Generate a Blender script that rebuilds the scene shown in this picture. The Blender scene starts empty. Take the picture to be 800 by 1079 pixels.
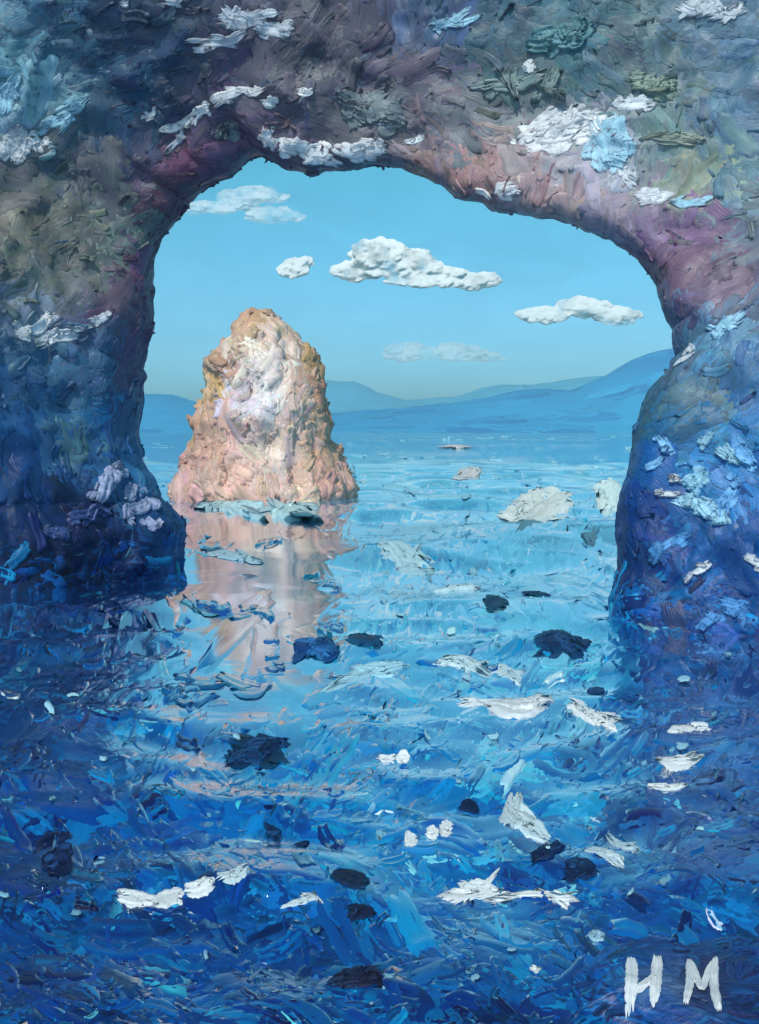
import bpy, math, random
import numpy as np
from mathutils import Vector
from mathutils.bvhtree import BVHTree

rng = np.random.default_rng(7)
random.seed(7)
sc = bpy.context.scene
col = sc.collection

# ---------------------------------------------------------------- camera frame
F, CX, HY, CAMH = 1000.0, 400.0, 455.0, 3.0     # focal length and horizon in an 800 x 1079 frame; eye height


def at(px, py, Y):
    px, py, Y = np.broadcast_arrays(np.asarray(px, float), np.asarray(py, float), np.asarray(Y, float))
    return np.stack([(px - CX) / F * Y, Y, CAMH + (HY - py) / F * Y], -1)


def frame_xy(P):
    Y = np.maximum(P[..., 1], 0.5)
    return CX + P[..., 0] / Y * F, HY - (P[..., 2] - CAMH) / Y * F


def sea_point(px, py):
    Y = CAMH * F / (np.asarray(py, float) - HY)
    return (np.asarray(px, float) - CX) / F * Y, Y


# ---------------------------------------------------------------- helpers
def lin(c):
    c = np.asarray(c, float) / 255.0
    return np.where(c <= 0.04045, c / 12.92, ((c + 0.055) / 1.055) ** 2.4)


def _hash(i, j, k):
    n = (i * 73856093) ^ (j * 19349663) ^ (k * 83492791)
    n = (n ^ (n >> 13)) * 1274126177
    n = n & 0x7FFFFFFF
    n = (n ^ (n >> 16))
    return (n & 0xFFFF) / 65535.0


def vnoise(P):
    P = np.asarray(P, float)
    i = np.floor(P).astype(np.int64)
    f = P - i
    f = f * f * (3 - 2 * f)
    out = 0
    for a in (0, 1):
        for b in (0, 1):
            for c in (0, 1):
                w = (f[..., 0] if a else 1 - f[..., 0]) * (f[..., 1] if b else 1 - f[..., 1]) * (f[..., 2] if c else 1 - f[..., 2])
                out = out + w * _hash(i[..., 0] + a, i[..., 1] + b, i[..., 2] + c)
    return out * 2 - 1


def fbm(P, freq=1.0, octv=4, off=0.0):
    P = np.asarray(P, float) * freq + off
    s, a, out = 0, 1.0, 0
    for _ in range(octv):
        out = out + a * vnoise(P)
        s += a
        a *= 0.5
        P = P * 2.03 + 17.3
    return out / s


def norm(v):
    return v / np.maximum(np.linalg.norm(v, axis=-1, keepdims=True), 1e-9)


class Geo:
    """collects vertices, quads, colours and stroke coordinates for ONE mesh object"""
    def __init__(self):
        self.v, self.f, self.c, self.s, self.n = [], [], [], [], 0

    def add(self, V, Fq, C, S):
        self.v.append(V); self.f.append(Fq + self.n); self.c.append(C); self.s.append(S)
        self.n += len(V)

    def build(self, name, mat, parent=None):
        V = np.concatenate(self.v); Fq = np.concatenate(self.f); C = np.concatenate(self.c); S = np.concatenate(self.s)
        me = bpy.data.meshes.new(name)
        o = bpy.data.objects.new(name, me)
        col.objects.link(o)
        if parent is not None:
            o.parent = parent
            V = V - np.array(parent.location)
        me.vertices.add(len(V)); me.vertices.foreach_set('co', V.astype(np.float32).ravel())
        me.loops.add(len(Fq) * 4); me.loops.foreach_set('vertex_index', Fq.astype(np.int32).ravel())
        me.polygons.add(len(Fq)); me.polygons.foreach_set('loop_start', np.arange(0, len(Fq) * 4, 4, dtype=np.int32))
        me.polygons.foreach_set('use_smooth', np.ones(len(Fq), dtype=bool))
        a = me.attributes.new('paint', 'FLOAT_COLOR', 'POINT')
        a.data.foreach_set('color', np.concatenate([C, np.ones((len(C), 1))], 1).astype(np.float32).ravel())
        b = me.attributes.new('stroke', 'FLOAT_VECTOR', 'POINT')
        b.data.foreach_set('vector', S.astype(np.float32).ravel())
        me.update(calc_edges=True)
        me.validate()
        me.materials.append(mat)
        return o


def grid_faces(nu, nv, wrap_u=False, wrap_v=False):
    iu = np.arange(nu if wrap_u else nu - 1); iv = np.arange(nv if wrap_v else nv - 1)
    I, J = np.meshgrid(iu, iv, indexing='ij')
    I2, J2 = (I + 1) % nu, (J + 1) % nv
    return np.stack([I * nv + J, I2 * nv + J, I2 * nv + J2, I * nv + J2], -1).reshape(-1, 4)


def grid_normals(G, wrap_u=False, wrap_v=False):
    du = np.roll(G, -1, 0) - np.roll(G, 1, 0) if wrap_u else np.gradient(G, axis=0)
    dv = np.roll(G, -1, 1) - np.roll(G, 1, 1) if wrap_v else np.gradient(G, axis=1)
    return norm(np.cross(du, dv))


def strokes(g, P, T, N, L, W, H, C1, C2, nu=12, nv=7, rag=0.3, bend=0.12, lip=0.5, Cedge=None, surf=None, hfun=None, axes=None, tap=(.45, 5)):
    """thick dabs, each with bristle ridges, ragged ends and a raised lip, whose rims sink into what they lie on"""
    n = len(P)
    if n == 0:
        return
    N = norm(N); T = norm(T - (T * N).sum(-1, keepdims=True) * N); B = np.cross(N, T)
    L, W, H = (np.broadcast_to(np.asarray(x, float), (n,))[:, None, None] for x in (L, W, H))
    u = np.linspace(-0.5, 0.5, nu)[None, :, None]; v = np.linspace(-1, 1, nv)[None, None, :]
    r1 = rng.random((n, 1, nv)); r2 = rng.random((n, 1, nv)); br = rng.random((n, 1, nv))
    uu = np.where(u < 0, u * (1 - rag * r1), u * (1 - rag * r2))
    wt = (1 - tap[0] * np.abs(2 * u) ** tap[1]) * (1 + 0.22 * (rng.random((n, nu, 1)) - 0.5))
    bd = bend * (rng.random((n, 1, 1)) * 2 - 1)
    x = uu * L
    y = v * wt * W / 2 + bd * L * (4 * u * u - 0.3)
    z = 0.3 + 0.3 * v * v + 0.5 * (br - 0.5) + 0.22 * (rng.random((n, nu, nv)) - 0.5)
    H = H * np.clip(np.exp(rng.normal(-0.35, 0.6, (n, 1, 1))), .25, 2.4)
    z = z + lip * np.clip((u - 0.22) * 4, 0, 1) * (0.5 + r2)
    edge = np.maximum(np.abs(2 * u) * np.ones_like(v), np.abs(v) * np.ones_like(u))
    z = np.where(edge > 0.999, -0.55, z) * np.ones((n, nu, nv))
    z = z * H
    D = x[..., None] * T[:, None, None, :] + y[..., None] * B[:, None, None, :]
    if axes is not None:
        D = x[..., None] * axes[0][:, None, None, :] + y[..., None] * axes[1][:, None, None, :]
    if surf is not None:                     # hug the gridded surface
        Gs, Ns, fi, fj = surf
        i0 = np.clip(np.floor(fi).astype(int), 0, Gs.shape[0] - 2); j0 = np.floor(fj).astype(int); nj = Gs.shape[1]
        e1 = (Gs[i0 + 1, j0 % nj] - Gs[i0, j0 % nj])[:, None, None, :]; e2 = (Gs[i0, (j0 + 1) % nj] - Gs[i0, j0 % nj])[:, None, None, :]
        a = (e1 * e1).sum(-1); b = (e1 * e2).sum(-1); c_ = (e2 * e2).sum(-1); det = np.maximum(a * c_ - b * b, 1e-4 * a * c_ + 1e-12)
        p1 = (D * e1).sum(-1); p2 = (D * e2).sum(-1)
        di = np.clip((c_ * p1 - b * p2) / det, -70, 70); dj = np.clip((a * p2 - b * p1) / det, -70, 70)
        I = np.clip(fi[:, None, None] + di, 0, Gs.shape[0] - 1.001); J = fj[:, None, None] + dj
        ii = np.floor(I).astype(int); jj = np.floor(J).astype(int); u_ = (I - ii)[..., None]; v_ = (J - jj)[..., None]
        def bl(Q):
            return (Q[ii, jj % nj] * (1 - u_) * (1 - v_) + Q[ii + 1, jj % nj] * u_ * (1 - v_) + Q[ii, (jj + 1) % nj] * (1 - u_) * v_ + Q[ii + 1, (jj + 1) % nj] * u_ * v_)
        V = bl(Gs) + bl(Ns) * z[..., None]
        far = (np.linalg.norm(V - P[:, None, None, :], axis=-1) > 0.75 * np.maximum(L, W) + 3 * H).any(axis=(1, 2))
        V[far] = (P[:, None, None, :] + .22 * D + .6 * z[..., None] * N[:, None, None, :])[far]
    elif hfun is not None:                   # hug a height field
        V = P[:, None, None, :] + D
        V[..., 2] = hfun(V[..., 0], V[..., 1]) + z + (P[:, 2] - hfun(P[:, 0], P[:, 1]))[:, None, None]
    else:
        V = P[:, None, None, :] + D + z[..., None] * N[:, None, None, :]
    m = np.clip(br * 1.3 - 0.15 + 0.35 * (rng.random((n, nu, nv)) - 0.5), 0, 1)[..., None]
    C = C1[:, None, None, :] * (1 - m) + C2[:, None, None, :] * m
    C = C * (1 + 0.12 * (rng.random((n, nu, nv, 1)) - 0.5))
    if Cedge is not None:
        e = (np.clip((edge - 0.35) / 0.65, 0, 1) ** 1.5 * np.ones((n, nu, nv)))[..., None] * rng.uniform(.3, 1, (n, 1, 1, 1))
        C = C * (1 - e) + Cedge[:, None, None, :] * e
    S = np.stack([u * np.ones((n, nu, nv)), v * np.ones((n, nu, nv)), rng.random((n, 1, 1)) * 40 * np.ones((n, nu, nv))], -1)
    base = grid_faces(nu, nv)
    Fq = (base[None] + (np.arange(n) * nu * nv)[:, None, None]).reshape(-1, 4)
    g.add(V.reshape(-1, 3), Fq, np.clip(C, 0, 1).reshape(-1, 3), S.reshape(-1, 3))


class Field:
    """colour (or value) by inverse distance from samples noted on the surface"""
    def __init__(self, pts, vals, power=3.0):
        self.p = np.array(pts, float); self.v = np.array(vals, float); self.k = power
        if self.v.ndim == 1:
            self.v = self.v[:, None]

    def __call__(self, x, y):
        out = np.empty((len(x), self.v.shape[1]))
        for i in range(0, len(x), 20000):
            d = (x[i:i + 20000, None] - self.p[:, 0]) ** 2 + (y[i:i + 20000, None] - self.p[:, 1]) ** 2
            w = 1 / (d + 60) ** (self.k / 2)
            out[i:i + 20000] = w @ self.v / w.sum(1, keepdims=True)
        return out


def tag(o, label=None, cat=None, group=None, kind=None):
    if label: o['label'] = label
    if cat: o['category'] = cat
    if group: o['group'] = group
    if kind: o['kind'] = kind
    return o


def thing(name, label, cat, loc, group=None):
    o = bpy.data.objects.new(name, None)
    o.empty_display_size = 0.3
    col.objects.link(o); o.location = [float(q) for q in loc]
    return tag(o, label, cat, group)


# ---------------------------------------------------------------- materials
def paint_material(name, rough=0.42, bump=0.5, dist=0.012, gloss=None, spec=0.4):
    m = bpy.data.materials.new(name); m.use_nodes = True
    nt = m.node_tree; nd, lk = nt.nodes, nt.links
    pb = nd['Principled BSDF']; out = nd['Material Output']
    at_ = nd.new('ShaderNodeAttribute'); at_.attribute_name = 'paint'
    st = nd.new('ShaderNodeAttribute'); st.attribute_name = 'stroke'
    mp = nd.new('ShaderNodeMapping'); mp.inputs['Scale'].default_value = (2.2, 7.0, 1.0)
    no = nd.new('ShaderNodeTexNoise'); no.inputs['Scale'].default_value = 1.6; no.inputs['Detail'].default_value = 4
    lk.new(st.outputs['Vector'], mp.inputs['Vector']); lk.new(mp.outputs['Vector'], no.inputs['Vector'])
    bu = nd.new('ShaderNodeBump'); bu.inputs['Strength'].default_value = bump; bu.inputs['Distance'].default_value = dist
    lk.new(no.outputs['Fac'], bu.inputs['Height'])
    mr = nd.new('ShaderNodeMapRange'); mr.inputs['To Min'].default_value = 0.72; mr.inputs['To Max'].default_value = 1.28
    lk.new(no.outputs['Fac'], mr.inputs['Value'])
    mx = nd.new('ShaderNodeVectorMath'); mx.operation = 'SCALE'
    lk.new(at_.outputs['Color'], mx.inputs[0]); lk.new(mr.outputs['Result'], mx.inputs['Scale'])
    lk.new(mx.outputs['Vector'], pb.inputs['Base Color'])
    pb.inputs['Roughness'].default_value = rough
    pb.inputs['Specular IOR Level'].default_value = spec
    lk.new(bu.outputs['Normal'], pb.inputs['Normal'])
    if gloss:
        lo, hi, gr = gloss
        gl = nd.new('ShaderNodeBsdfGlossy'); gl.inputs['Roughness'].default_value = gr
        gl.inputs['Color'].default_value = (0.96, 0.98, 1, 1)
        bu2 = nd.new('ShaderNodeBump'); bu2.inputs['Strength'].default_value = bump * 0.5; bu2.inputs['Distance'].default_value = dist
        lk.new(no.outputs['Fac'], bu2.inputs['Height']); lk.new(bu2.outputs['Normal'], gl.inputs['Normal'])
        lw = nd.new('ShaderNodeLayerWeight'); lw.inputs['Blend'].default_value = 0.5
        m2 = nd.new('ShaderNodeMapRange'); m2.inputs['From Min'].default_value = 0.53; m2.inputs['From Max'].default_value = 0.80
        m2.inputs['To Min'].default_value = lo; m2.inputs['To Max'].default_value = hi
        lk.new(lw.outputs['Facing'], m2.inputs['Value'])
        ms = nd.new('ShaderNodeMixShader')
        lk.new(m2.outputs['Result'], ms.inputs['Fac']); lk.new(pb.outputs[0], ms.inputs[1]); lk.new(gl.outputs[0], ms.inputs[2])
        lk.new(ms.outputs[0], out.inputs['Surface'])
    return m


M_ROCK = paint_material('cave_rock', 0.45, 0.6, 0.02)
M_STACK = paint_material('peach_rock', 0.5, 0.6, 0.05)
M_SEA = paint_material('sea_water', 0.35, 0.4, 0.01, gloss=(0.02, 0.8, 0.07), spec=.12)
M_FOAM_AND_HIGHLIGHT = paint_material('foam', 0.5, 0.6, 0.012)  # also carries the painted highlights on the arch
M_DARK = paint_material('wave_shadow_paint', 0.5, 0.6, 0.012, spec=.2)
M_HILL = paint_material('hill', 0.9, 0.3, 4.0, spec=0.0)
M_CLOUD = paint_material('cloud', 1.0, 0.3, 6.0, spec=0.0)


def cloud_material(name, alpha, soft=.3):
    m = bpy.data.materials.new(name); m.use_nodes = True
    nt = m.node_tree; nd, lk = nt.nodes, nt.links
    pb = nd['Principled BSDF']; pb.inputs['Base Color'].default_value = (.88, .88, .87, 1); pb.inputs['Roughness'].default_value = 1; pb.inputs['Specular IOR Level'].default_value = 0
    # light scatters many times inside a cloud, so its sides are lit nearly as evenly as its top
    ge = nd.new('ShaderNodeNewGeometry'); mn = nd.new('ShaderNodeVectorMath'); mn.operation = 'MULTIPLY_ADD'
    mn.inputs[1].default_value = (.18, .18, .18); mn.inputs[2].default_value = (-.1, -.55, .6)
    nn = nd.new('ShaderNodeVectorMath'); nn.operation = 'NORMALIZE'
    lk.new(ge.outputs['Normal'], mn.inputs[0]); lk.new(mn.outputs[0], nn.inputs[0]); lk.new(nn.outputs[0], nd['Principled BSDF'].inputs['Normal'])
    tl = nd.new('ShaderNodeBsdfTranslucent'); tl.inputs['Color'].default_value = (.9, .9, .9, 1)
    m1 = nd.new('ShaderNodeMixShader'); m1.inputs['Fac'].default_value = 0.12
    lk.new(nd['Principled BSDF'].outputs[0], m1.inputs[1]); lk.new(tl.outputs[0], m1.inputs[2])
    tr = nd.new('ShaderNodeBsdfTransparent'); ms = nd.new('ShaderNodeMixShader')
    gp = nd.new('ShaderNodeNewGeometry'); wn = nd.new('ShaderNodeTexNoise'); wn.inputs['Scale'].default_value = .006; wn.inputs['Detail'].default_value = 6
    wr = nd.new('ShaderNodeMapRange'); wr.inputs['From Min'].default_value = .38; wr.inputs['From Max'].default_value = .54
    wr.inputs['To Min'].default_value = alpha * soft; wr.inputs['To Max'].default_value = min(1, alpha * 1.1)
    lk.new(gp.outputs['Position'], wn.inputs['Vector']); lk.new(wn.outputs['Fac'], wr.inputs['Value']); lk.new(wr.outputs['Result'], ms.inputs['Fac'])
    lk.new(tr.outputs[0], ms.inputs[1]); lk.new(m1.outputs[0], ms.inputs[2])
    lk.new(ms.outputs[0], nd['Material Output'].inputs['Surface'])
    return m


M_CLOUD = cloud_material('cloud', 1.0, .3)
M_CLOUD_THIN = cloud_material('thin_cloud', .34)

# ---------------------------------------------------------------- light, sky, camera
SUN_EL, SUN_AZ = math.radians(46), math.radians(-18)      # behind the viewer, over the left shoulder
to_sun = Vector((math.sin(SUN_AZ) * math.cos(SUN_EL), -math.cos(SUN_AZ) * math.cos(SUN_EL), math.sin(SUN_EL)))
sl = bpy.data.lights.new('sun', 'SUN'); sl.energy = 3.0; sl.angle = math.radians(0.5); sl.color = (1, 0.95, 0.88)
so = bpy.data.objects.new('sun', sl); col.objects.link(so); so.location = to_sun * 60
so.rotation_euler = to_sun.to_track_quat('Z', 'Y').to_euler()

SKY_LOW, SKY_HIGH = (0.38, 0.60, 0.90, 1), (0.33, 0.94, 0.87, 1)
w = bpy.data.worlds.new('World'); sc.world = w; w.use_nodes = True
nt = w.node_tree; nd, lk = nt.nodes, nt.links
sky = nd.new('ShaderNodeTexSky'); sky.sky_type = 'NISHITA'; sky.sun_disc = False
sky.sun_elevation = SUN_EL
sky.sun_rotation = math.atan2(to_sun.x, to_sun.y)
sky.altitude = 0; sky.air_density = 1.0; sky.dust_density = 0.3; sky.ozone_density = 2.0
tc = nd.new('ShaderNodeTexCoord'); mp = nd.new('ShaderNodeMapping'); mp.inputs['Scale'].default_value = (7, 7, 16)
no = nd.new('ShaderNodeTexNoise'); no.inputs['Scale'].default_value = 1.5; no.inputs['Detail'].default_value = 5
no.inputs['Distortion'].default_value = 0.8
lk.new(tc.outputs['Generated'], mp.inputs['Vector']); lk.new(mp.outputs['Vector'], no.inputs['Vector'])
rp = nd.new('ShaderNodeMapRange'); rp.inputs['To Min'].default_value = 0.86; rp.inputs['To Max'].default_value = 1.14
lk.new(no.outputs['Fac'], rp.inputs['Value'])
tn = nd.new('ShaderNodeMix'); tn.data_type = 'RGBA'; tn.blend_type = 'MULTIPLY'; tn.inputs[0].default_value = 1
sx = nd.new('ShaderNodeSeparateXYZ'); lk.new(tc.outputs['Generated'], sx.inputs[0])
rmp = nd.new('ShaderNodeValToRGB'); lk.new(sx.outputs['Z'], rmp.inputs['Fac'])
rmp.color_ramp.elements[0].position = 0.0; rmp.color_ramp.elements[0].color = SKY_LOW
rmp.color_ramp.elements[1].position = 0.28; rmp.color_ramp.elements[1].color = SKY_HIGH
top_ = rmp.color_ramp.elements.new(0.65); top_.color = (0.75, 1.12, 0.85, 1)
lk.new(rmp.outputs['Color'], tn.inputs[7])
lk.new(sky.outputs[0], tn.inputs[6])
vs = nd.new('ShaderNodeVectorMath'); vs.operation = 'SCALE'
lk.new(tn.outputs[2], vs.inputs[0]); lk.new(rp.outputs['Result'], vs.inputs['Scale'])
bg = nd['Background']; bg.inputs['Strength'].default_value = 0.15
lk.new(vs.outputs[0], bg.inputs['Color'])

cd = bpy.data.cameras.new('camera'); cam = bpy.data.objects.new('camera', cd); col.objects.link(cam)
cam.location = (0, 0, CAMH); cam.rotation_euler = (math.radians(90), 0, 0)
cd.sensor_fit = 'VERTICAL'; cd.sensor_height = 36; cd.sensor_width = 36
cd.lens = 36 * F / 1079; cd.shift_y = -(1079 / 2 - HY) / 1079
cd.clip_start = 0.1; cd.clip_end = 40000
sc.camera = cam
vsn = sc.view_settings
vsn.view_transform = 'Standard'; vsn.look = 'None'; vsn.exposure = 0.14; vsn.gamma = 1; vsn.use_curve_mapping = False

# ---------------------------------------------------------------- rock arch
INNER = [(205, 690), (200, 640), (197, 590), (195, 552), (178, 530), (163, 508), (148, 482), (149, 440), (153, 400), (155, 368),
         (159, 335), (163, 310), (160, 285), (166, 255), (182, 230), (196, 212), (225, 196), (246, 179), (262, 164), (276, 163),
         (300, 175), (330, 182), (362, 180), (400, 172), (420, 173), (446, 187), (470, 198), (500, 211), (540, 221), (590, 231),
         (625, 239), (646, 254), (668, 276), (690, 301), (701, 330), (708, 352), (716, 374), (708, 392), (690, 414), (676, 438),
         (669, 462), (663, 490), (655, 525), (650, 560), (648, 600), (641, 645), (636, 680), (630, 740)]
OUTER = [(-320, 940), (-340, 600), (-340, 250), (-330, -10), (-200, -50), (100, -62), (400, -66), (700, -60), (1000, -50), (1130, -10),
         (1140, 250), (1140, 600), (1120, 980)]


def resample(pts, n):
    p = np.array(pts, float)
    d = np.concatenate([[0], np.cumsum(np.linalg.norm(np.diff(p, axis=0), axis=1))])
    t = np.linspace(0, d[-1], n)
    return np.stack([np.interp(t, d, p[:, 0]), np.interp(t, d, p[:, 1])], 1)


NS = 560
inn = resample(INNER, NS); outr = resample(OUTER, NS)
q_ = np.stack([inn[:, 0], inn[:, 1], inn[:, 0] * 0], -1)
inn = inn + np.stack([fbm(q_, 1 / 26, 3, 3.7), fbm(q_, 1 / 26, 3, 21.3)], -1) * 9
for _ in range(6):
    outr[1:-1] = (outr[:-2] + outr[2:] + 2 * outr[1:-1]) / 4
sS = np.linspace(0, 1, NS)
Yedge = np.interp(sS, [0, .3, .5, .72, 1], [20.5, 20, 18, 15.5, 14.5])
Aout = np.interp(sS, [0, .22, .36, .5, .64, .78, 1], [.42, .36, .12, .03, .07, .18, .25])
rows, rr = [], []
nF = 120
for r in np.linspace(1, 0, nF) ** 1.25:
    q = inn * (1 - r) + outr * r
    Y = Yedge * (1 - Aout * r) + 0.7 * np.exp(-r / 0.02)
    rows.append(at(q[:, 0], q[:, 1], Y)); rr.append(r)
outw = norm(outr - inn)
for t in np.linspace(0.12, 1, 9):
    q = inn + outw * (5 + 26 * t)
    rows.append(at(q[:, 0], q[:, 1], Yedge + 0.7 + 3.4 * t)); rr.append(-t)
for r in np.linspace(0.08, 1, 16):
    q = (inn + outw * 31) * (1 - r) + outr * r
    rows.append(at(q[:, 0], q[:, 1], Yedge * (1 - Aout * r) + 0.7 + 3.4 * (1 - r) ** 1.5 + .6)); rr.append(2 + r)
G = np.stack(rows, 1)                      # (s, loop, 3)
rr = np.array(rr)
Nn = grid_normals(G, wrap_v=True)
ctr = at(430, 420, 17.0)
ampl = np.where(rr < 0, 0.35, np.where(rr > 1.5, 1.0, 0.25 + 0.75 * np.clip(rr / 0.10, 0, 1)))[None, :]
i_f = nF // 2
if (Nn[NS // 2, i_f] * np.array([0, -1, 0])).sum() < 0:
    Nn = -Nn
disp = 0.34 * fbm(G, 0.45, 3) + 0.16 * (1 - 2 * np.abs(fbm(G, 1.1, 3, 9.1))) + 0.07 * fbm(G, 3.2, 3, 4.0)
G = G + Nn * (disp * ampl)[..., None]
Nn = grid_normals(G, wrap_v=True)
if (Nn[NS // 2, i_f] * np.array([0, -1, 0])).sum() < 0:
    Nn = -Nn

ROCKC = [
    (30, 30, 70, 110, 130), (100, 40, 40, 65, 90), (170, 60, 38, 62, 88), (120, 110, 35, 70, 100), (200, 20, 60, 70, 85), (250, 60, 75, 70, 90),
    (330, 40, 72, 68, 82), (300, 85, 85, 80, 95), (380, 60, 70, 65, 82), (360, 110, 88, 85, 98), (400, 100, 80, 88, 95), (300, 130, 88, 78, 96),
    (360, 150, 92, 86, 100), (240, 140, 92, 76, 98), (230, 165, 88, 58, 84), (450, 30, 50, 75, 110), (420, 60, 72, 62, 80), (520, 40, 55, 85, 100),
    (600, 40, 50, 95, 110), (560, 80, 80, 95, 100), (650, 50, 70, 95, 100), (700, 60, 75, 98, 110), (760, 60, 65, 95, 120), (780, 120, 68, 100, 125),
    (720, 110, 85, 105, 112), (520, 110, 85, 92, 100), (480, 130, 90, 95, 105), (440, 110, 80, 76, 90), (470, 160, 120, 105, 115), (455, 178, 140, 105, 100),
    (500, 180, 145, 108, 106), (560, 195, 155, 125, 126), (600, 210, 165, 130, 128), (640, 225, 130, 115, 128), (650, 180, 140, 140, 155),
    (600, 180, 140, 140, 155), (700, 150, 95, 120, 120), (730, 190, 120, 128, 112), (780, 190, 80, 115, 130), (690, 240, 110, 85, 115),
    (740, 240, 100, 70, 105), (780, 250, 95, 105, 115), (700, 280, 95, 70, 90), (760, 300, 100, 75, 95), (720, 330, 75, 75, 105), (760, 350, 90, 130, 165),
    (790, 330, 80, 85, 110), (700, 405, 72, 80, 105), (740, 385, 80, 120, 160), (748, 425, 125, 95, 105), (735, 405, 120, 100, 110), (790, 400, 60, 85, 135),
    (680, 440, 62, 78, 100), (720, 450, 60, 95, 145), (780, 460, 60, 105, 160), (690, 500, 40, 80, 140), (750, 500, 70, 125, 180), (780, 520, 35, 70, 135),
    (700, 540, 35, 60, 120), (672, 540, 18, 44, 104), (680, 580, 16, 40, 98), (668, 620, 15, 38, 96), (660, 600, 18, 42, 98), (720, 600, 35, 85, 150), (780, 600, 25, 65, 130), (660, 650, 18, 40, 95), (740, 660, 20, 60, 125),
    (800, 700, 18, 45, 110), (660, 550, 25, 60, 120), (20, 60, 95, 140, 155), (15, 110, 130, 165, 180), (70, 110, 100, 140, 150), (60, 150, 60, 75, 85),
    (20, 180, 85, 85, 90), (100, 170, 80, 80, 92), (150, 145, 45, 70, 95), (200, 105, 58, 62, 82), (150, 190, 85, 72, 90), (180, 175, 104, 60, 85),
    (180, 215, 92, 60, 78), (120, 220, 95, 105, 100), (60, 220, 95, 95, 90), (30, 250, 110, 110, 100), (90, 260, 85, 90, 90), (130, 250, 110, 125, 115),
    (150, 270, 80, 55, 80), (155, 300, 95, 60, 85), (40, 290, 105, 108, 100), (100, 300, 90, 95, 95), (30, 330, 130, 135, 150), (120, 320, 75, 65, 90),
    (150, 350, 100, 60, 90), (60, 370, 65, 85, 120), (110, 370, 75, 90, 125), (30, 400, 60, 80, 120), (90, 420, 80, 95, 130), (142, 400, 104, 66, 98),
    (140, 440, 85, 75, 115), (85, 460, 120, 100, 115), (30, 450, 45, 75, 125), (100, 440, 60, 100, 150), (20, 490, 40, 65, 120), (120, 480, 60, 80, 130),
    (60, 500, 50, 70, 130), (70, 520, 30, 35, 70), (150, 520, 80, 100, 150), (175, 545, 30, 60, 110), (30, 560, 25, 40, 90), (100, 560, 30, 30, 70),
    (50, 600, 40, 25, 55), (130, 600, 25, 40, 95), (60, 680, 20, 45, 100), (180, 620, 24, 60, 120)]
rock_field = Field([q[:2] for q in ROCKC], [q[2:] for q in ROCKC], 3.6)
KA = 1.3                                   # paint albedo per displayed linear value


def rock_colour(P, jit, n):
    x, y = frame_xy(P)
    x = x + rng.normal(0, jit, n); y = y + rng.normal(0, jit, n)
    c = rock_field(x, y)
    c = c * (1 + rng.normal(0, 0.09, (n, 1))) + rng.normal(0, 4, (n, 3))
    gy = c.mean(1, keepdims=True)
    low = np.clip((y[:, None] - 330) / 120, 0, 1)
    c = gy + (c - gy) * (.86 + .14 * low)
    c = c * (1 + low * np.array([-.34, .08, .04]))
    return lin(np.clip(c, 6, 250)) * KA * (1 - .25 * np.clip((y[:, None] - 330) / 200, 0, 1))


g = Geo()
flat = G.reshape(-1, 3)
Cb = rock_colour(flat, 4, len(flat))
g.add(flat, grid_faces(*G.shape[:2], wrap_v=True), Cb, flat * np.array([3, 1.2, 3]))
arch_bvh = BVHTree.FromPolygons([tuple(p) for p in flat], [tuple(f) for f in grid_faces(*G.shape[:2], wrap_v=True)])


def sample_grid(G, Nn, n, weight, wrap_v=False):
    du = np.gradient(G, axis=0); dv = np.gradient(G, axis=1)
    A = np.linalg.norm(np.cross(du, dv), axis=-1) * weight
    A[:, -1] = 0; A[-1] = 0
    p = (A / A.sum()).ravel()
    k = rng.choice(len(p), n, p=p)
    i, j = np.unravel_index(k, A.shape)
    a, b = rng.random((n, 1)), rng.random((n, 1))
    P = G[i, j] * (1 - a) * (1 - b) + G[i + 1, j] * a * (1 - b) + G[i, j + 1] * (1 - a) * b + G[i + 1, j + 1] * a * b
    return P, Nn[i, j], i, j, i + a[:, 0], j + b[:, 0]


def rock_strokes(n, lo, hi, asp, thick, jit, lip=.35, soft=True):
    fx, fy = frame_xy(G)
    inview = np.clip(1.25 - np.maximum(np.abs(fx - 400) / 400, np.abs(fy - 330) / 400), 0.02, 1) ** 0.5
    wgt = np.where(rr > 1.2, 0.06, 1.0)[None, :] / G[..., 1] ** 2 * np.where(G[..., 2] > -0.6, 1, 0) * inview
    P, N, i, j, fi, fj = sample_grid(G, Nn, n, wgt)
    k = P[:, 1] / F
    ang = 1.6 * fbm(P, 0.35, 2, 3.3) * 2.2 + rng.normal(0, 0.45, n)
    right = np.array([1.0, 0, 0]); up = np.array([0, 0, 1.0])
    T = right * np.cos(ang)[:, None] + up * np.sin(ang)[:, None]
    edge = (rr[j] < 0.03)
    Te = G[np.minimum(i + 1, NS - 1), j] - G[np.maximum(i - 1, 0), j]
    T = np.where(edge[:, None], norm(Te) + rng.normal(0, .3, (n, 3)), T)
    Nt = N + rng.normal(0, 0.06, (n, 3))
    L = rng.uniform(lo, hi, n) * k
    L = np.where(edge, L * 0.6, L)
    W = L * rng.uniform(asp[0], asp[1], n)
    c1 = rock_colour(P, jit, n); c2 = rock_colour(P, jit * 1.8, n)
    strokes(g, P + norm(Nt) * (thick * k)[:, None] * 0.2, T, Nt, L, W, thick * k, c1, c2, lip=lip, Cedge=rock_colour(P, 2, n) if soft else None, surf=(G, Nn, fi, fj))


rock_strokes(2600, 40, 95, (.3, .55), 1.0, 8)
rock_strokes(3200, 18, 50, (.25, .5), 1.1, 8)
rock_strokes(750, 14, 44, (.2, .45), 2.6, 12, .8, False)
rock_strokes(650, 12, 40, (.07, .14), 2.6, 24, .9, False)
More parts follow.
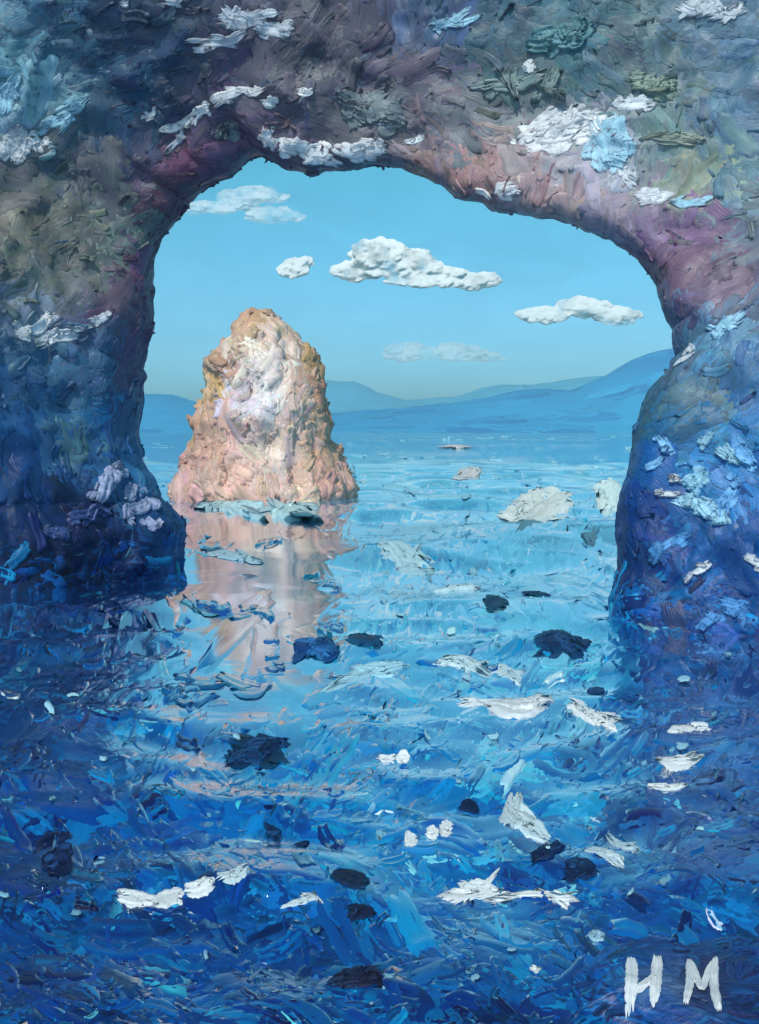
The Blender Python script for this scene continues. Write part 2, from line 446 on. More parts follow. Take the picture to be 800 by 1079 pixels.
# wet foot of the walls: the splash zone takes the colour of the water it stands in
P, N, i, j, fi, fj = sample_grid(G, Nn, 700, np.where(rr > 0.6, 0, 1.0)[None, :] * np.where((G[..., 2] > -.3) & (G[..., 2] < .7), 1.0, 0))
WET = (P, N, fi, fj)
arch = thing('rock_arch', 'dark purple grey and blue sea cave arch framing the sea', 'rock arch', (-6, 19, 0))
bpy.context.view_layer.update()
g_rock = g


def hit_arch(px, py):
    d = Vector(((px - CX) / F, 1, (HY - py) / F))
    o = Vector((0, 0, CAMH))
    h = arch_bvh.ray_cast(o, d.normalized())
    if h[0] is None:
        return None
    n = h[1]
    if n.dot(d) > 0: n = -n
    return np.array(h[0]), np.array(n), h[2] // G.shape[1] + .5, h[2] % G.shape[1] + .5


WHITE, PALE, LILAC, ICE = (226, 226, 228), (200, 205, 212), (160, 168, 200), (150, 195, 215)


def patch_on(name, parent, spots, colour, mat, thick=1.6, label=None, hit=hit_arch):
    """spots: (px, py, length, width, angle)"""
    g = Geo()
    for (px, py, L, W, a) in spots:
        nn = 1 + max(3, int(L * W / 90))
        P_, N_, T_, L_, W_, k_, I_, J_ = [], [], [], [], [], [], [], []
        for q in range(nn):
            t = rng.uniform(-.5, .5) if q else 0
            s = rng.uniform(-.55, .55) if q else 0
            ca, sa = math.cos(math.radians(a)), math.sin(math.radians(a))
            x = px + t * L * .8 * ca + s * W * .9 * sa
            y = py - t * L * .8 * sa + s * W * .9 * ca
            h = hit(x, y)
            if h is None: continue
            p, n_, fi, fj = h
            k = p[1] / F
            aa = math.radians(a) + (rng.normal(0, .5) if q else 0)
            P_.append(p); N_.append(n_); T_.append((math.cos(aa), 0, math.sin(aa))); I_.append(fi); J_.append(fj)
            L_.append(L * (rng.uniform(.25, .55) if q else .95) * k); W_.append(max(4.5, W * (rng.uniform(.35, .8) if q else 1.0)) * k); k_.append(k)
        if not P_: continue
        m = len(P_)
        c1 = lin(np.clip(np.array(colour) + rng.normal(0, 7, (m, 1)), 0, 255)); c2 = lin(np.clip(np.array(colour) * rng.uniform(.84, 1.03, (m, 1)), 0, 255))
        PP = np.array(P_)
        ce = rock_colour(PP, 4, m) * .75 + c1 * .25
        thin = (rng.random((m, 1)) < .35) * rng.uniform(.3, .7, (m, 1)); thin[0] = 0
        c1 = c1 * (1 - thin) + ce * thin
        if np.mean(colour) < 165: c1, c2 = c1 * 1.35, c2 * 1.35
        else: c1, c2 = np.minimum(c1 * 1.12, .86), np.minimum(c2 * 1.12, .86)
        strokes(g, np.array(P_), np.array(T_, float), np.array(N_), np.array(L_), np.array(W_), thick * np.array(k_), c1, c2, nu=18, nv=11, rag=.45, bend=.12, lip=.3, Cedge=ce,
                surf=(G + Nn * (1.5 * G[..., 1:2] / F), Nn, np.array(I_), np.array(J_)))
    if not g.v: return None
    o = g.build(name, mat, parent)
    if label: o['label'] = label
    return o


def onarch(spots, colour=WHITE, label=None, thick=1.6, name='painted_highlight'):  # default pieces are highlights on the rock, painted as thick pale strokes
    return patch_on(name, arch, spots, colour, M_FOAM_AND_HIGHLIGHT, thick, label)


onarch([(258, 20, 62, 15, 0), (285, 32, 40, 14, -5)], PALE, 'white painted highlight high on the cave roof')
onarch([(232, 44, 58, 11, 12)], PALE)
onarch([(190, 131, 40, 8, 28), (212, 117, 40, 11, 32), (240, 102, 44, 11, 12), (266, 97, 34, 10, 0)], WHITE, 'long slanting white painted highlight over the cave mouth')
onarch([(282, 108, 24, 11, 4)], WHITE)
onarch([(322, 98, 24, 8, 0)], WHITE)
onarch([(188, 148, 36, 6, 40)], PALE)
onarch([(160, 120, 26, 6, 38)], PALE)
onarch([(281, 143, 22, 12, 70), (300, 154, 36, 16, -25), (335, 160, 44, 20, -8), (372, 160, 44, 18, 6), (396, 156, 28, 16, 10)], WHITE, 'thick white painted highlight along the lip of the roof')
onarch([(412, 131, 28, 11, 15)], PALE)
onarch([(438, 148, 26, 7, 10)], PALE)
onarch([(575, 132, 74, 20, 18), (590, 140, 80, 26, 10), (560, 146, 46, 16, 5), (622, 128, 50, 16, -10)], WHITE, 'large white painted highlight on the roof of the arch')
onarch([(645, 145, 60, 30, -50), (630, 160, 46, 24, -60)], ICE, 'pale blue painted highlight beside the large white one')
onarch([(668, 110, 44, 13, -10)], PALE)
onarch([(526, 198, 40, 13, 8), (532, 206, 24, 8, 0)], WHITE)
onarch([(664, 188, 34, 12, -60), (690, 208, 46, 16, -15)], PALE)
onarch([(725, 214, 40, 9, -8)], ICE)
onarch([(735, 10, 60, 14, -5), (765, 14, 46, 11, 8)], PALE)
onarch([(478, 22, 56, 10, 10), (470, 28, 40, 7, 5)], ICE)
onarch([(557, 70, 16, 14, 40)], WHITE)
onarch([(14, 152, 40, 26, 60), (36, 150, 26, 20, 40)], PALE)
onarch([(72, 116, 44, 15, 40), (58, 128, 40, 12, 20)], ICE)
onarch([(14, 95, 60, 14, 65)], ICE)
onarch([(60, 356, 50, 12, 4), (40, 344, 50, 14, 20)], PALE)
onarch([(106, 337, 26, 9, 20), (88, 346, 34, 7, 15)], PALE)
onarch([(724, 376, 26, 14, 20)], PALE)
onarch([(118, 500, 34, 20, 70), (108, 516, 30, 18, 50)], LILAC, 'lilac spray on the rock foot', 5, 'spray')
onarch([(145, 535, 40, 18, 40), (135, 520, 24, 16, 70), (160, 552, 26, 12, -30)], LILAC, None, 5, 'spray')
onarch([(735, 505, 40, 18, 30), (750, 540, 50, 16, -20), (725, 530, 44, 14, -10)], ICE, 'icy blue spray on the rock foot', 5, 'spray')
onarch([(745, 462, 26, 10, 50), (772, 478, 36, 14, -40)], ICE, None, 5, 'spray')
onarch([(712, 505, 16, 10, 0), (705, 520, 30, 7, -5)], PALE, None, 5, 'spray')
onarch([(700, 470, 30, 12, -60), (690, 488, 34, 10, 20)], (110, 160, 200), None, 4, 'spray')
onarch([(768, 520, 44, 14, 55), (785, 480, 40, 14, -50)], (96, 150, 196), None, 4, 'spray')
onarch([(690, 585, 36, 12, 50), (712, 570, 40, 10, 20)], (70, 130, 180), None, 4, 'spray')
onarch([(772, 640, 40, 14, -30), (750, 655, 36, 12, 30)], (60, 120, 175), None, 4, 'spray')
onarch([(90, 545, 50, 14, 25), (60, 560, 36, 12, 10)], (60, 80, 130), None, 4, 'spray')
onarch([(738, 600, 36, 8, 35)], PALE, None, 5, 'spray')
onarch([(796, 592, 14, 26, 60)], PALE, None, 5, 'spray')
onarch([(765, 345, 40, 14, 30)], ICE)
onarch([(180, 2, 20, 6, 0)], PALE)
onarch([(132, 3, 12, 6, 0)], PALE)
# grey-green slabs of the roof
OLIVE, TEAL = (112, 130, 130), (78, 118, 124)
onarch([(545, 90, 100, 14, 0)], OLIVE, 'smooth grey green slab under the roof', 6, 'slab')
onarch([(590, 40, 60, 26, 10)], TEAL, None, 5, 'slab')
onarch([(710, 146, 60, 10, -4)], (135, 142, 130), None, 5, 'slab')
onarch([(690, 92, 60, 16, -20)], (125, 140, 128), None, 5, 'slab')
onarch([(390, 118, 80, 24, -20)], (98, 110, 116), None, 4, 'slab')
onarch([(245, 140, 24, 26, 60)], (108, 118, 122), None, 5, 'slab')

# ---------------------------------------------------------------- sea stack
ST = [(326, 268, 276), (332, 260, 286), (345, 246, 300), (360, 238, 313), (375, 231, 326), (390, 222, 338), (410, 215, 343), (430, 208, 347),
      (450, 204, 351), (470, 201, 352), (485, 196, 356), (500, 188, 364), (515, 184, 368), (530, 188, 364), (560, 185, 366)]
py_ = np.linspace(326, 560, 90)
xl = np.interp(py_, [q[0] for q in ST], [q[1] for q in ST]); xr = np.interp(py_, [q[0] for q in ST], [q[2] for q in ST])
YS = 43.0
th = np.linspace(0, 2 * math.pi, 96, endpoint=False)
kk = YS / F
cx_ = ((xl + xr) / 2 - CX) * kk; hw = (xr - xl) / 2 * kk * np.interp(py_, [326, 400, 470, 510, 530], [.88, .90, .94, .99, 1.02]); zz = CAMH + (HY - py_) * kk
GS = np.stack([cx_[:, None] + hw[:, None] * np.cos(th), YS + 0.75 * hw[:, None] * np.sin(th) + 0 * th, zz[:, None] + 0 * th], -1)
NSn = np.stack([np.cos(th) + 0 * zz[:, None], np.sin(th) / .75 + 0 * zz[:, None], 0.35 + 0 * zz[:, None] + 0 * th], -1)
NSn = norm(NSn)
GS = GS + NSn * (0.6 * fbm(GS, .45, 3, 2.2) + .4 * (1 - 2 * np.abs(fbm(GS * np.array([1, 1, .5]), 1.0, 3, 5.5))) - .05)[..., None]
GS[0] = GS[0].mean(0)
NSn = grid_normals(GS, wrap_v=True)
if NSn[40, 72, 1] > 0: NSn = -NSn
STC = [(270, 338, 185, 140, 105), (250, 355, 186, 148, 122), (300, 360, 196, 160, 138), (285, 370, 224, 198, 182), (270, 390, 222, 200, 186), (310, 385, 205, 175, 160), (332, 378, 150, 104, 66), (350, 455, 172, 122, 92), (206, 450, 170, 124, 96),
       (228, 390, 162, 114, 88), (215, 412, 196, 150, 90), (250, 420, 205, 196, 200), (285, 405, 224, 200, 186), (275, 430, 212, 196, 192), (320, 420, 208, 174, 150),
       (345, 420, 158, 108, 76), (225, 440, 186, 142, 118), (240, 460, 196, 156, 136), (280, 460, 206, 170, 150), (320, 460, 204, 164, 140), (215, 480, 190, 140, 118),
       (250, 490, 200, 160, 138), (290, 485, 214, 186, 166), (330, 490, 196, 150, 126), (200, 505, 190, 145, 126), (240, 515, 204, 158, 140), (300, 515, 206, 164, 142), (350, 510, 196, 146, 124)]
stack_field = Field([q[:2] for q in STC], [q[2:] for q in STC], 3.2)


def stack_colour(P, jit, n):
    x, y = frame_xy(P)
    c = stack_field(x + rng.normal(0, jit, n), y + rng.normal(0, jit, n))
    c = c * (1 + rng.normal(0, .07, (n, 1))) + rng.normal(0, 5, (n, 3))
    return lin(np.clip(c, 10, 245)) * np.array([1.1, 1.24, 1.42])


g = Geo()
fl = GS.reshape(-1, 3)
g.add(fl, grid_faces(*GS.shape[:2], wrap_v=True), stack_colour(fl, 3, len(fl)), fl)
for (n, lo, hi, asp) in ((800, 26, 56, (.35, .55)), (900, 12, 32, (.3, .55))):
    wgt = np.where(GS[..., 2] > -0.3, 1.0, 0)
    P, N, i, j, fi, fj = sample_grid(GS, NSn, n, wgt)
    ang = math.pi / 2 + fbm(P, .5, 2, 8.8) * 1.5 + rng.normal(0, .4, n)
    tang = norm(np.cross(np.array([0, 0, 1.0]), N))
    T = tang * np.cos(ang)[:, None] + np.array([0, 0, 1.0]) * np.sin(ang)[:, None]
    Nt = N + rng.normal(0, .12, (n, 3))
    L = rng.uniform(lo, hi, n) * kk
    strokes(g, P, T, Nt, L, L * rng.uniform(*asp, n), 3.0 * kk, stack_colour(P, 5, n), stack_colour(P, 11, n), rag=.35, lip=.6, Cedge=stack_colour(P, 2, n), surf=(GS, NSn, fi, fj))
stack = g.build('sea_stack', M_STACK)
tag(stack, 'tall peach coloured sea stack rising from the water beyond the arch', 'sea stack')

# ---------------------------------------------------------------- sea
RAMP = np.array([(8, 18, 58), (2, 53, 114), (2, 92, 158), (10, 134, 184), (88, 184, 204), (210, 230, 232)], float)
LUM = [(0, 560, .15), (100, 600, .1), (150, 650, .2), (60, 750, .18), (0, 850, .2), (150, 850, .3), (100, 1000, .25), (250, 1050, .25), (200, 930, .3),
       (200, 760, .42), (180, 700, .5), (190, 640, .4), (240, 800, .34), (330, 820, .5), (420, 780, .55), (400, 850, .55), (500, 800, .52), (460, 900, .52), (480, 620, .5),
       (400, 560, .6), (450, 520, .68), (550, 560, .68), (600, 600, .55), (560, 660, .52), (450, 680, .6), (600, 700, .55), (640, 740, .4), (700, 700, .25),
       (760, 680, .2), (720, 760, .22), (780, 850, .15), (700, 900, .3), (750, 960, .25), (600, 950, .42), (500, 980, .38), (400, 1000, .3), (600, 1040, .25),
       (500, 1060, .22), (300, 1000, .25), (330, 900, .38), (400, 480, .78), (600, 480, .76), (500, 465, .8), (640, 640, .45), (280, 600, .62), (280, 700, .55),
       (100, 1060, .22), (770, 1040, .15), (20, 940, .2), (160, 560, .4), (350, 770, .55), (60, 470, .7), (-200, 700, .15), (1000, 700, .15), (400, 1200, .2), (-300, 1100, .15), (1100, 1100, .15)]
lum_field = Field([q[:2] for q in LUM], [q[2] for q in LUM], 3.4)  # dark sides carry the cave's shadow and reflection in the water colour


def ramp(t):
    t = np.clip(t, 0, 1) * (len(RAMP) - 1)
    i = np.minimum(t.astype(int), len(RAMP) - 2)
    f = (t - i)[:, None]
    return RAMP[i] * (1 - f) + RAMP[i + 1] * f


def sea_colour(P, jit, n):
    x, y = frame_xy(P)
    L = lum_field(x, y)[:, 0] * (1 - .16 * np.clip((y - 700) / 300, 0, 1)) + rng.normal(0, jit, n)
    L = np.where(P[:, 1] < 2, .2, L)
    pl = np.stack([P[:, 0] / np.maximum(np.hypot(P[:, 0], P[:, 1]), .5) * 18, np.log(np.maximum(np.hypot(P[:, 0], P[:, 1]), .5)) * 14, 0 * L], -1)
    L = L + .16 * fbm(pl, 1, 3, 13.1) + .55 * np.clip(fbm(pl, .8, 3, 41.1) - .14, 0, 1) * np.clip(L * 2, 0, 1)
    c = ramp(L) + rng.normal(0, 5, (n, 3)) + rng.normal(0, 9, (n, 1)) * np.array([0, 1, .4])
    return lin(np.clip(c, 4, 240)) * 1.2


def finish_rock():
    P, N, fi, fj = WET
    n = len(P); k = P[:, 1] / F
    a = rng.normal(0, .5, n); L = rng.uniform(18, 60, n) * k
    Q = P * np.array([1, 1, 0])
    strokes(g_rock, P, np.stack([np.cos(a), 0 * a, np.sin(a)], -1), N, L, L * rng.uniform(.25, .45, n), 1.5 * k, sea_colour(Q, .1, n), sea_colour(Q, .16, n), surf=(G, Nn, fi, fj))
    return g_rock.build('rock_face', M_ROCK, arch)


def wave(X, Y):
    X = np.asarray(X, float); Y = np.asarray(Y, float)
    d = np.sqrt(X * X + Y * Y)
    P = np.stack([X, Y, 0 * X], -1)
    warp = np.stack([vnoise(P * .5), vnoise(P * .5 + 31.7), 0 * X], -1) * .5
    Q = P + warp
    Yc = np.maximum(Y, .5); px = CX + X / Yc * F; py = HY + CAMH / Yc * F
    lane = np.clip(1 - np.abs((px - 275) / 105) ** 4, 0, 1) * np.clip((py - 500) / 30, 0, 1) * np.clip((810 - py) / 60, 0, 1) * (Y > 2)
    z = .024 * vnoise(Q * np.array([2.0, 3.4, 1])) * np.clip((16 - d) / 6, 0, 1)
    z = z + .095 * vnoise(Q * np.array([.8, 1.4, 1]) + 5.5) * np.clip((40 - d) / 20, 0, 1)
    z = z + .26 * vnoise(Q * np.array([.26, .42, 1]) + 11.1) * np.clip((d - 10) / 15, 0, 1) * np.clip((150 - d) / 90, 0, 1)
    return z * (1 - .95 * lane)


g = Geo()
rad = np.concatenate([[0.3], np.geomspace(2.5, 90, 420), np.geomspace(95, 16000, 40)])
ta = np.concatenate([np.linspace(-45, 45, 420), np.linspace(50, 310, 90)[1:-1]])
ta = np.radians(ta)
R_, A_ = np.meshgrid(rad, ta, indexing='ij')
X_, Y_ = R_ * np.sin(A_), R_ * np.cos(A_)
GW = np.stack([X_, Y_, wave(X_, Y_)], -1)
fl = GW.reshape(-1, 3)
g.add(fl, grid_faces(*GW.shape[:2], wrap_v=True)[:, ::-1], sea_colour(fl, .07, len(fl)), fl * np.array([.5, .5, 1]))


def calm(px, py):
    """still lane of water in front of the stack"""
    return (px > 190) & (px < 362) & (py > 515) & (py < 775)


def sea_axes(X, Y, ang):
    """directions on the water that read as a dab at that slant from the shore"""
    q = np.minimum(Y / CAMH, 16); s_ = X / Y
    d = lambda c, s: np.stack([c + s * q * s_, s * q, 0 * X], -1)
    return d(np.cos(ang), np.sin(ang)), d(-np.sin(ang), np.cos(ang))


def sea_strokes(n, lo, hi, asp, tilt, thick, jit, lip=.35, soft=True, y0=457, y1=1180):
    px = rng.uniform(-220, 1020, n); t = rng.random(n) ** 0.85
    py = y0 + (y1 - y0) * t
    keep = ~(calm(px, py) & (rng.random(n) < .93))
    px, py = px[keep], py[keep]; n = len(px)
    X, Y = sea_point(px, py)
    P = np.stack([X, Y, wave(X, Y)], -1)
    k = Y / F
    dep = np.arctan(CAMH / Y)
    N = np.zeros((n, 3)); N[:, 2] = 1
    L = rng.uniform(lo, hi, n) * k * np.clip((py - HY) / 130, .25, 1.1)
    W = L * rng.uniform(*asp, n)
    ang = rng.normal(0, tilt, n) + .8 * fbm(P, .25, 2, 1.7)
    ax = sea_axes(X, Y, ang)
    strokes(g, P, ax[0], N, L, W, thick * k, sea_colour(P, jit, n), sea_colour(P, jit * 1.6, n), rag=.45, bend=.12, lip=lip, Cedge=sea_colour(P, .04, n) if soft else None, hfun=wave, axes=ax)


sea_strokes(2600, 46, 115, (.25, .42), .5, 1.2, .08)
sea_strokes(3400, 18, 54, (.25, .5), .55, 1.4, .11)
sea_strokes(900, 14, 44, (.2, .42), .55, 2.2, .17, .9, False)


def sea_dabs(spots, colour, n, tilt=12, thick=2.5):
    """a few dabs of the water itself round a spot: (px, py, spread_x, spread_y, length)"""
    for (x, y, sx, sy, L) in spots:
        px = x + rng.uniform(-1, 1, n) * sx; py = y + rng.uniform(-1, 1, n) * sy
        X, Y = sea_point(px, py); P = np.stack([X, Y, wave(X, Y) + .02], -1); k = Y / F
        dep = np.arctan(CAMH / Y); tl = math.radians(tilt)
        N = np.stack([rng.normal(0, .1, n), -np.sin(tl) + 0 * X, np.cos(tl) + 0 * X], -1)
        Lw = L * rng.uniform(.6, 1.2, n) * k
        ang = rng.normal(0, .25, n)
        ax = sea_axes(X, Y, ang)
        c = lin(np.clip(np.array(colour) + rng.normal(0, 9, (n, 3)), 4, 245))
        strokes(g, P, ax[0], N * 0 + np.array([0, 0, 1.0]), Lw, Lw * .26, thick * k, c, c * .7, rag=.5, hfun=wave, axes=ax)


sea_dabs([(215, 578, 20, 4, 30), (280, 572, 15, 4, 24), (215, 640, 28, 5, 40), (265, 645, 20, 4, 30), (230, 722, 40, 8, 44), (200, 735, 20, 8, 30), (290, 690, 10, 20, 18),
          (340, 615, 15, 10, 24), (345, 660, 12, 8, 24)], (26, 100, 155), 6)
g_sea = g
sea = g.build('sea', M_SEA)
finish_rock()
tag(sea, 'choppy blue and turquoise sea', None, None, 'structure')


# ---------------------------------------------------------------- foam and painted wave shadows on the water
def hit_sea(px, py):
    X, Y = sea_point(px, py)
    return np.array([X, Y, float(wave(np.array(X), np.array(Y))) + .03])


def on_sea(name, label, cat, group, spots, colour, mat, thick=5, tilt=10, lump=0, parent=None):
    g = Geo()
    bumps = []
    for (px, py, L, W, a) in spots:
        X, Y = sea_point(px, py); k = Y / F
        bumps.append((X, Y, L * .55 * k, W * .62 * k * min(Y / CAMH, 8), lump * k))

    def hf(x, y):
        z = wave(x, y)
        for (X, Y, a_, b_, h_) in bumps:
            z = z + h_ * np.clip(1 - ((x - X) / a_) ** 2 - ((y - Y) / b_) ** 2, 0, 1) ** .7
        return z
    for (px, py, L, W, a) in spots:
        if lump: L, W = L * .86, W * .82
        m = 1 + max(2, int(L * W / (60 if lump else 120)))
        ux, uy = rng.uniform(-.5, .5, m), rng.uniform(-.5, .5, m); ux[0] = uy[0] = 0
        x = px + ux * L * .65; y = py + uy * W * .75 - np.tan(math.radians(max(-32, min(32, a)))) * (x - px)
        X, Y = sea_point(x, y); k = Y / F
        P = np.stack([X, Y, hf(X, Y) + 1.3 * k], -1)
        N = np.zeros((m, 3)); N[:, 2] = 1
        fl_ = rng.uniform(.3, .7, m); fl_[0] = 1.12
        fw_ = rng.uniform(.3, .7, m); fw_[0] = 1.15
        Lw = L * fl_ * k * (1 if lump else 1.22)
        Ww = np.maximum(W * fw_, 3) * k
        ang = math.radians(a) + rng.normal(0, .35 if lump else .22, m)
        ax = sea_axes(X, Y, ang)
        T = ax[0]
        ce = sea_colour(P, .05, m) * .55
        c1 = lin(np.clip(np.array(colour) + rng.normal(0, 6, (m, 1)), 3, 250)); c2 = lin(np.clip(np.array(colour) * rng.uniform(.8, 1.05, (m, 1)) + (75 * rng.random((m, 1)) ** 2 * np.array([.4, .9, 1.2]) if lump else 0), 3, 250))
        strokes(g, P, T, N, Lw, Ww, thick * k, c1, c2, nu=18, nv=11, rag=.6, bend=.14, lip=.3, hfun=hf, axes=ax, tap=(.6, 3), Cedge=ce * (.5 if lump else .45) + c1 * (.7 if lump else .75))
    o = g.build(name, mat)
    return tag(o, label, cat, group)


FW = (236, 239, 240)
FG = 'foam patches on the open water'


def foam(label, spots, colour=FW, thick=2.4):
    return on_sea('foam_patch', label, 'foam', FG, spots, colour, M_FOAM_AND_HIGHLIGHT, thick)


foam('thick white foam patch with a ragged tail trailing off one side', [(548, 747, 62, 17, -3), (508, 741, 44, 8, -8)])
foam('slanting white foam patch beside the thick ragged-tailed one', [(626, 752, 50, 15, -18)])
foam('long pale foam streak just above the thick ragged-tailed patch', [(490, 700, 50, 10, -5), (530, 706, 40, 9, -10)], (196, 218, 224), 4)
foam('topmost white dab in the column of three near the dark rock foot', [(726, 764, 38, 9, 4)])
foam('middle and widest white dab in the column of three', [(716, 803, 42, 13, 2)])
foam('lowest and thinnest white dab in the column of three', [(704, 832, 34, 6, 6)])
foam('curled white foam crest with a pale blue tail', [(538, 855, 26, 16, 45), (556, 866, 50, 22, -40)], (200, 218, 224))
foam('small upright white foam dab beside the double dab', [(432, 886, 12, 15, 10)])
foam('double white foam dab near the curled crest', [(456, 879, 14, 14, 20), (470, 875, 14, 18, -20)])
foam('pale foam dab above the long barbed foam line', [(638, 903, 38, 12, -12)], (196, 214, 222))
foam('thin pale foam flick above the pale dab', [(655, 889, 34, 7, -4)], (180, 206, 216), 4)
foam('long white foam line with a thick barbed head', [(502, 938, 62, 17, 4), (560, 941, 80, 5, -3), (592, 944, 22, 9, -20)])
foam('white foam dab at the outer end of the row of three', [(143, 947, 34, 15, -12)])
foam('middle white foam dab in the row of three', [(176, 949, 30, 16, 0)])
foam('white foam dab at the inner end of the row of three', [(208, 943, 30, 14, 15)])
foam('square white foam dab set apart from the row of three', [(249, 934, 32, 14, 5)], (206, 222, 228))
foam('thin white foam dash in the dark near water', [(318, 960, 38, 4, 12)], (200, 214, 222), 4)
foam('cream foam crest at the foot of the arch, broad and bright', [(572, 531, 54, 30, 12), (548, 544, 40, 20, 5)], (236, 236, 226), 2.4)
foam('upright pale green foam flick in the gap by the arch foot', [(640, 517, 24, 30, 60)], (214, 228, 222), 2.4)
foam('small white dab below the cream foam crest', [(622, 568, 18, 9, 10)])
foam('pale blue foam crest in the mid water beside the stack reflection', [(428, 588, 54, 14, -4)], (170, 206, 216))
foam('narrow pale foam streak below the pale blue crest', [(482, 619, 40, 6, 4)], (184, 212, 220), 4)
foam('salmon and cream foam dab on the far water', [(481, 471, 30, 9, 0)], (214, 190, 186), .8)
foam('cream fan of foam on the far water under the salmon dab', [(494, 501, 28, 13, 20)], (216, 210, 206), 5)
foam('pale foam streak beside the double dark wave shadows', [(385, 711, 76, 10, 6)], (160, 206, 222), 4)
foam('small white foam fleck pair in the turquoise water', [(408, 800, 20, 6, 0), (425, 800, 14, 8, 10)])
foam('pale half-moon foam dab under the long barbed line', [(628, 985, 18, 10, -10)], (150, 190, 210), 5)
foam('white wavy foam at the near edge of the pink reflection', [(236, 584, 44, 8, -4), (262, 588, 30, 6, 6)], (170, 204, 218), 4)
foam('white foam fleck low in the dark blue foreground', [(565, 1024, 12, 5, 0)])
foam('broad pale foam lace at the foot of the sea stack', [(240, 534, 60, 10, 0), (300, 538, 60, 10, 0)], (176, 206, 210), 5)
foam('turquoise foam tuft beside the sea stack', [(366, 508, 24, 10, 30)], (140, 200, 212), 5)
foam('pale slanting foam stroke on the dark water under the arch foot', [(728, 640, 24, 7, 20)], (196, 210, 216), 5)

RG = 'painted wave shadows on the sea'


def wave_shadow(label, spots, colour=(16, 56, 116)):
    return on_sea('painted_shadow', label, 'rock', RG, spots, colour, M_DARK, 1.8, 14, 1.5)  # shade of the waves, put into dark colour on low raised dabs


wave_shadow('small round dark wave shadow in the mid water between foam crests', [(520, 640, 34, 20, 5)], (14, 30, 62))
wave_shadow('flat dark sliver of wave shadow just behind the small round one', [(565, 627, 36, 8, -10)], (20, 36, 66))
wave_shadow('widest dark blue wave shadow in the mid water', [(592, 681, 60, 24, -5)], (16, 34, 74))
wave_shadow('dark wave shadow cutting into the pink reflection', [(332, 684, 54, 20, 4), (350, 692, 24, 10, -10)])
wave_shadow('dark wave shadow with a lighter back beside the pink reflection', [(385, 678, 44, 20, -8)], (14, 28, 60))
wave_shadow('large near-black wave shadow below the pink reflection', [(272, 790, 74, 26, 4), (250, 800, 30, 16, 0)], (12, 28, 66))
wave_shadow('small dark wave shadow at the end of the thick foam patch', [(628, 724, 22, 14, -30)], (18, 38, 82))
wave_shadow('dark wave shadow just behind the long barbed foam line', [(612, 918, 42, 22, 5)], (14, 24, 56))
wave_shadow('dark broken wave shadow behind the barbed line and below the curled crest', [(575, 900, 44, 18, 20)], (14, 26, 58))
wave_shadow('dark wave shadow at the tip of the curled foam crest', [(494, 851, 26, 12, 20)], (14, 30, 66))
wave_shadow('near-black ragged wave shadow at the thin end of the barbed line', [(368, 936, 46, 22, 8)], (18, 20, 40))
wave_shadow('near-black wave shadow just in front of the ragged one', [(380, 968, 34, 14, 5)], (16, 20, 44))
wave_shadow('low near-black wave shadow in the closest water', [(376, 1028, 66, 22, 0)], (22, 18, 40))
wave_shadow('small dark wave shadow pair behind the square foam dab', [(288, 876, 30, 10, -30), (318, 887, 22, 8, 20)], (12, 30, 70))
wave_shadow('dark reddish wave shadow on the navy water by the cave wall', [(60, 905, 40, 34, 60)], (16, 26, 66))

# scattered flecks
g = Geo()
n = 70
px = rng.uniform(-60, 860, n); py = rng.uniform(480, 1075, n)
k_ = ~calm(px, py); px, py = px[k_], py[k_]; n = len(px)
X, Y = sea_point(px, py); k = Y / F
P = np.stack([X, Y, wave(X, Y) + .03 + 1.5 * k], -1)
N = np.stack([rng.normal(0, .1, n), -.25 + 0 * X, 1 + 0 * X], -1)
ang = rng.normal(0, .5, n)
c = lin(np.clip(np.array((140, 190, 212)) + rng.normal(0, 28, (n, 1)), 60, 240))
Lw = rng.uniform(5, 16, n) * k * np.where(np.arange(n) < 60, 1, 1.6 * np.clip((py - HY) / 110, .4, 1))
ax = sea_axes(X, Y, ang)
strokes(g, P, np.stack([np.cos(ang), np.sin(ang), 0 * X], -1), N, Lw, Lw * rng.uniform(.2, .45, n), 1.6 * k, c, c * .8, nu=9, nv=5, rag=.5, hfun=wave, axes=ax)
tag(g.build('foam_flecks', M_FOAM_AND_HIGHLIGHT), 'tiny pale foam flecks scattered over the water', 'foam', None, 'stuff')

# ---------------------------------------------------------------- rock with the painted letters
th_ = np.linspace(0, 2 * math.pi, 110); ph_ = np.linspace(-.35, math.pi / 2, 60)
Ph, Th = np.meshgrid(ph_, th_, indexing='ij')
sg = lambda q, e: np.sign(q) * np.abs(q) ** e
GL = np.stack([1.84 + .76 * sg(np.cos(Ph), .5) * sg(np.cos(Th), .9), 5.0 + .5 * sg(np.cos(Ph), .5) * sg(np.sin(Th), .9), -.12 + .25 * sg(np.sin(Ph), .6)], -1)
GL = GL + np.array([.3, .34, .05]) * np.stack([fbm(GL, 2.3, 4, 1.0), fbm(GL, 2.3, 4, 20.0), fbm(GL, 3.1, 3, 40.0)], -1)
NL = grid_normals(GL)
if NL[30, 82, 1] > 0: NL = -NL
letter_rock = thing('letter_rock', 'low dark navy rock in the foreground with two white painted letters', 'rock', (1.5, 4.9, 0))
bpy.context.view_layer.update()
g = Geo()
fl = GL.reshape(-1, 3)
LRC = Field([(655, 1000), (700, 1000), (760, 1000), (680, 1040), (710, 1040), (740, 1050), (780, 1040), (660, 1070), (700, 1070), (790, 1070), (760, 1020)],
            [(18, 52, 112), (24, 48, 96), (24, 34, 66), (60, 92, 130), (52, 76, 112), (34, 44, 72), (20, 36, 76), (16, 52, 116), (20, 50, 108), (16, 40, 92), (30, 38, 62)], 3)


